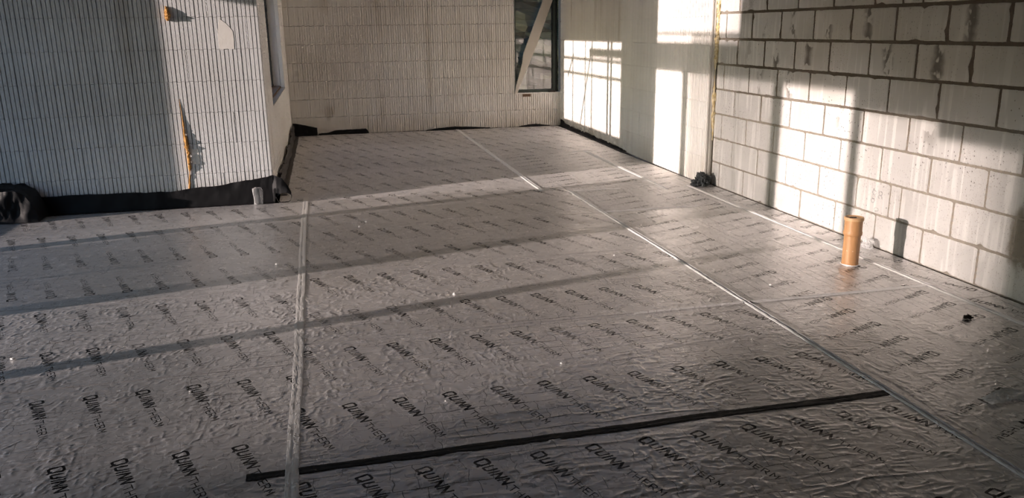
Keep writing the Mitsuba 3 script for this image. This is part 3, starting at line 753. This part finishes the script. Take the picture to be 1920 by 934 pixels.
hood = np.array([[(-0.455, 7.44, 0.003), (-0.455, 7.455, 0.12), (-0.45, 7.475, 0.244)], [(-0.425, 7.42, 0.05), (-0.42, 7.43, 0.15), (-0.415, 7.465, 0.235)], [(-0.385, 7.41, 0.085), (-0.375, 7.42, 0.15), (-0.365, 7.45, 0.212)], [(-0.335, 7.40, 0.092), (-0.325, 7.41, 0.125), (-0.320, 7.43, 0.150)], [(-0.300, 7.40, 0.070), (-0.296, 7.40, 0.080), (-0.292, 7.41, 0.090)]])
from scipy.ndimage import zoom as nd_zoom
hood_f = np.stack([nd_zoom(hood[..., k], (5, 4), order=1) for k in range(3)], -1)
put('curled_end', thick(hood_f, 0.002), 'black_plastic', DS, smooth=40)
put('loop', curl([(-0.305, 7.405, 0.085), (-0.300, 7.40, 0.045), (-0.318, 7.395, 0.010), (-0.360, 7.39, 0.006), (-0.405, 7.395, 0.010), (-0.430, 7.41, 0.05), (-0.425, 7.42, 0.09)], 0.035, 5), 'black_plastic', DS, smooth=40)

def lump(c, size, seed, amp=0.28, freq=7, sub=4, flat=True):
    m = trimesh.creation.icosphere(subdivisions=sub)
    v = np.array(m.vertices)
    d = 1 + amp * nzc(v, freq * 0.35, seed, 2) - 0.6 * amp * np.abs(nzc(v, freq * 0.8, seed + 3, 3))
    v = v * d[:, None] * np.asarray(size)
    v[:, 2] = np.maximum(v[:, 2], -0.35 * size[2])
    v[:, 2] -= v[:, 2].min()
    m.vertices = v + np.asarray(c)
    return m
P = np.zeros((70, 44, 3))
for i in range(70):
    for j in range(44):
        x, w = -3.05 + 0.765 * i / 69, j / 43                # from the foot in front (w = 0) over the top to the wall
        H = np.interp(x, [-3.05, -2.62, -2.44, -2.36, -2.31, -2.29, -2.285], [0.26, 0.278, 0.272, 0.225, 0.13, 0.05, 0.004])
        P[i, j] = (x, 7.19 + 0.265 * max(0, (w - 0.42) / 0.58) + 0.05 * w, H * min(1, w / 0.42) ** 0.8 + 0.003)
q = P.reshape(-1, 3)
f1 = nzc(q * [1, 0.5, 0.35], 13, 61, 3); f2 = 1 - np.abs(nzc(q * [1, 0.6, 0.5], 7, 63, 2))
P[..., 1] -= (0.020 * f1 + 0.030 * f2).reshape(70, 44) * np.clip(P[..., 2] / 0.08, 0.2, 1)
P[..., 2] = np.maximum(0.002, P[..., 2] + 0.012 * nzc(q, 11, 65, 2).reshape(70, 44) * np.clip(P[..., 2] / 0.1, 0, 1))
P[..., 1] = np.minimum(P[..., 1], 7.455)
k = put('black_plastic_heap', thick(P, 0.002), 'black_plastic', None, smooth=40)
tag(k, 'black bundled plastic heap at the left picture edge, at the end of the long sheet', 'plastic sheet')
k = put('plastic_bag', lump((3.505, 7.055, 0.002), (0.088, 0.058, 0.088), 12, 0.30, 9, 4), 'grey_plastic', None, smooth=12)
tag(k, 'crumpled dark grey plastic bag in the corner where the two right walls meet', 'plastic bag')
P = np.zeros((12, 9, 3))
for i in range(12):
    for j in range(9):
        u, v = i / 11, j / 8
        P[i, j] = (-0.621 + 0.079 * v + 0.004 * math.sin(5 * u), 7.420 - 0.020 * math.sin(math.pi * v) - 0.010 * (1 - u), 0.002 + (0.140 + 0.010 * math.sin(math.pi * v)) * u)
P[..., 1] -= 0.006 * np.abs(nzc(P.reshape(-1, 3), 30, 2)).reshape(12, 9)
k = thing('clear_plastic_loop', 'x', 'plastic')
put('film', thick(P, 0.0012), 'clear_film', k, smooth=40)
put('fold', curl([(-0.612, 7.395, 0.003), (-0.620, 7.395, 0.07), (-0.614, 7.397, 0.138), (-0.580, 7.395, 0.152), (-0.546, 7.397, 0.138), (-0.540, 7.395, 0.07), (-0.545, 7.395, 0.003)], 0.026, 8, 36, 4), 'clear_plastic', k, smooth=40)
tag(k, 'upright piece of clear plastic film in front of the long black sheet', 'plastic')

k = thing('black_plastic_flap', 'black plastic flap standing in the back left corner of the recess', 'plastic sheet')
put('flap', sheet_strip([(-0.385, 12.30), (-0.30, 12.31), (-0.18, 12.315), (-0.045, 12.318)], [0.185, 0.17, 0.14, 0.105], (0, 1), 31, 40, amp=0.018), 'black_plastic', k, smooth=35)
k = thing('black_plastic_strip', 'low black plastic strip at the foot of the back wall, right of the corner flap', 'plastic sheet')
put('strip', sheet_strip([(-0.03, 12.318), (0.10, 12.318), (0.22, 12.318), (0.45, 12.318), (0.66, 12.318), (0.70, 12.318)], [0.02, 0.025, 0.058, 0.062, 0.066, 0.02], (0, 1), 33, 50, amp=0.010, foot=0.02), 'black_plastic', k, smooth=35)
k = thing('black_plastic_strip', 'thin black plastic strip at the foot of the back wall below its middle', 'plastic sheet')
put('strip', sheet_strip([(1.55, 12.318), (1.75, 12.318), (2.0, 12.318), (2.25, 12.318), (2.55, 12.318)], [0.006, 0.03, 0.045, 0.032, 0.006], (0, 1), 35, 60, amp=0.008, foot=0.02), 'black_plastic', k, smooth=35)
k = thing('black_plastic_strip', 'thin black plastic strip at the foot of the back wall under the window', 'plastic sheet')
put('strip', sheet_strip([(3.0, 12.318), (3.15, 12.318), (3.27, 12.318), (3.50, 12.318)], [0.006, 0.03, 0.036, 0.006], (0, 1), 37, 50, amp=0.008, foot=0.02), 'black_plastic', k, smooth=35)
k = thing('dusty_plastic_sheet', 'dusty crumpled dark plastic along the shaded recess wall on the left', 'plastic sheet')
put('sheet', sheet_strip([(-0.40, 7.75), (-0.395, 8.4), (-0.385, 9.2), (-0.38, 10.0), (-0.37, 10.8), (-0.365, 11.5), (-0.36, 12.2)], [0.10, 0.16, 0.10, 0.15, 0.10, 0.20, 0.17], (-1, 0), 41, 90, amp=0.022, foot=0.05), 'dusty_plastic', k, smooth=30)
k = thing('black_plastic_edging', 'black plastic edging along the foot of the sunlit recess wall, from the back corner forward', 'plastic sheet')
def xr(y): return XR0 + (XR1 - XR0) * (y - YR0) / (YB - YR0)
put('edging', sheet_strip([(xr(y) - 0.028, y) for y in (12.3, 12.0, 11.4, 10.8, 10.2, 9.8, 9.3)], [0.11, 0.06, 0.045, 0.05, 0.035, 0.04, 0.015], (1, 0), 43, 90, amp=0.012, foot=0.03), 'black_plastic', k, smooth=35)

# ------------------------------------------------------------------ pipe
def lathe(profile, n=56):
    return trimesh.creation.revolve(np.array(profile), sections=n)
PX, PY = 3.208, 4.345
PI_ = thing('drain_pipe', 'orange plastic drain pipe with a collar standing up out of the floor', 'pipe')
def mv(m, x, y, z): m.apply_translation((x, y, z)); return m
put('body', mv(lathe([(0.0, -0.06), (0.0500, -0.06), (0.0500, 0.185), (0.0515, 0.192), (0.0560, 0.196), (0.0575, 0.205), (0.0575, 0.213), (0.0545, 0.219), (0.0535, 0.225), (0.0535, 0.290), (0.0, 0.290)]), PX, PY, 0), 'pipe_plastic', PI_, smooth=35)
put('cap', mv(lathe([(0.0, 0.288), (0.0575, 0.288), (0.0590, 0.292), (0.0590, 0.304), (0.0570, 0.308), (0.0500, 0.309), (0.0480, 0.305), (0.0, 0.304)]), PX, PY, 0), 'pipe_cap_face', PI_, smooth=30)
slot = bx(-0.021, 0.017, -0.008, 0.008, 0.0, 0.0035); slot.apply_transform(trimesh.transformations.rotation_matrix(-0.35, [0, 0, 1]))
put('slot', mv(slot, PX - 0.008, PY - 0.004, 0.3042), 'pipe_slot', PI_)
ring = bead([(PX + 0.054 * math.cos(a), PY + 0.054 * math.sin(a), 0.004) for a in np.linspace(0, 2 * math.pi, 25)], [0.0035] * 25, 15, 0.9, 7, 80)
put('sealing_foam', ring, 'crumb_white', PI_, smooth=40)
k = put('clear_plastic_scrap', lump((3.562, 4.66, 0.002), (0.034, 0.050, 0.052), 17, 0.30, 5, 3), 'clear_plastic', None, smooth=12)
tag(k, 'crumpled scrap of clear plastic against the block wall right behind the pipe', 'plastic')

# torn foil, debris, crumbs
P = np.zeros((14, 8, 3))
for i in range(14):
    for j in range(8):
        u, v = i / 13, j / 7
        P[i, j] = (2.515 + 0.21 * u + 0.01 * v, 2.445 + 0.07 * v + 0.03 * u * math.sin(3 * u), 0.003 + 0.018 * max(0, math.sin(math.pi * u)) * v)
P[..., 2] += 0.006 * np.abs(nzc(P.reshape(-1, 3), 22, 3)).reshape(14, 8)
k = put('torn_foil', thick(P, 0.0008), 'foil_tape_face', None, smooth=25)
tag(k, 'torn loose flap of silver foil on the floor at the right picture edge', 'foil scrap')
k = put('dirt_clod', lump((3.178, 3.318, 0.0015), (0.020, 0.014, 0.014), 5, 0.5, 9, 3), 'debris_dark', None, smooth=20)
tag(k, 'small dark clod of dirt on the floor near the block wall at right', 'debris')
CR = mikit.ply(lump((0, 0, 0), (1, 1, 0.8), 6, 0.4, 8, 2), 'crumb_white', 30)
spots = [(0.682, 4.422, .010, 'largest white foam crumb, alone in the middle of the floor left of the bright tape'), (2.503, 4.089, .009, 'white foam crumb on the floor left of the pipe, just beyond the crosswise tape'),
         (2.775, 4.842, .008, 'white foam crumb between the bright tape and the block wall, behind the pipe'), (-1.49, 4.02, .010, 'white foam crumb near the left picture edge, in the sunlit stripe'),
         (-0.34, 5.35, .011, 'white foam crumb just left of the long left tape, in the middle distance'), (0.30, 6.42, .008, 'white foam crumb beside the left tape near its far end, farther of a pair'),
         (0.24, 6.28, .008, 'white foam crumb beside the left tape near its far end, nearer of a pair'), (0.99, 3.30, .006, 'small white foam crumb on the floor a little above the black strip, near its middle'),
         (0.42, 3.05, .005, 'small white foam crumb between the left tape and the black strip'), (1.85, 4.95, .006, 'small white foam crumb just left of the bright tape, level with the pipe top'),
         (-0.62, 3.42, .005, 'small white foam crumb left of the left tape, in the dim foreground'), (1.30, 7.20, .008, 'small white foam crumb far back where the sunlit stripe meets the recess')]
for x, y, r, lab in spots:
    k = put('foam_crumb', CR, 'crumb_white', None, T().translate([x, y, 0.0]).rotate([0, 0, 1], RNG.uniform(0, 360)).scale(r))
    tag(k, lab, 'foam crumb', 'white foam crumbs on the floor')

# ------------------------------------------------------------------ scaffold outside the recess window, hedge behind the back window
def rod(A, B, r=0.024):
    return trimesh.creation.cylinder(radius=r, segment=[A, B], sections=12)
SC = thing('scaffold', 'steel tube scaffold outside the recess side wall', 'scaffold')
XS = -1.15
def back(y): return y - (3.62 - XS) * TAZ
def up(z): return z + (3.62 - XS) * TEL
for y in (11.66, 11.045, 10.742, 9.547):
    put('standard', rod((XS, back(y), -0.25), (XS, back(y), 3.6), 0.021 if y != 9.547 else 0.026), 'scaffold_steel', SC)
for z, r in ((1.045, 0.024), (0.835, 0.024)):
    put('ledger', rod((XS + 0.05, 7.9, up(z)), (XS + 0.05, 13.2, up(z)), r), 'scaffold_steel', SC)
put('toe_board', bx(XS - 0.5, XS - 0.47, 7.9, back(10.75), up(1.045) + 0.13, up(1.045) + 0.24), 'brown_timber', SC)
put('brace', rod((XS + 0.1, back(11.3), up(0.1)), (XS + 0.1, back(10.75), up(1.25)), 0.022), 'scaffold_steel', SC)
put('brace', rod((XS + 0.1, back(11.95), up(0.75)), (XS + 0.1, back(11.64), up(1.10)), 0.022), 'scaffold_steel', SC)
hg = trimesh.creation.box((9, 0.9, 3.4)); 
for _ in range(5): hg = hg.subdivide()
v = np.array(hg.vertices); v += np.array(trimesh.Trimesh(v, hg.faces).vertex_normals) * (0.30 * nzc(v, 1.6, 5, 4) + 0.12 * nzc(v, 6, 8, 2))[:, None]
hg.vertices = v + [3.5, 15.4, 1.3]
k = put('hedge', hg, 'hedge_leaf', None, smooth=False)
tag(k, 'dark hedge outside, seen dimly through the back window', 'hedge')
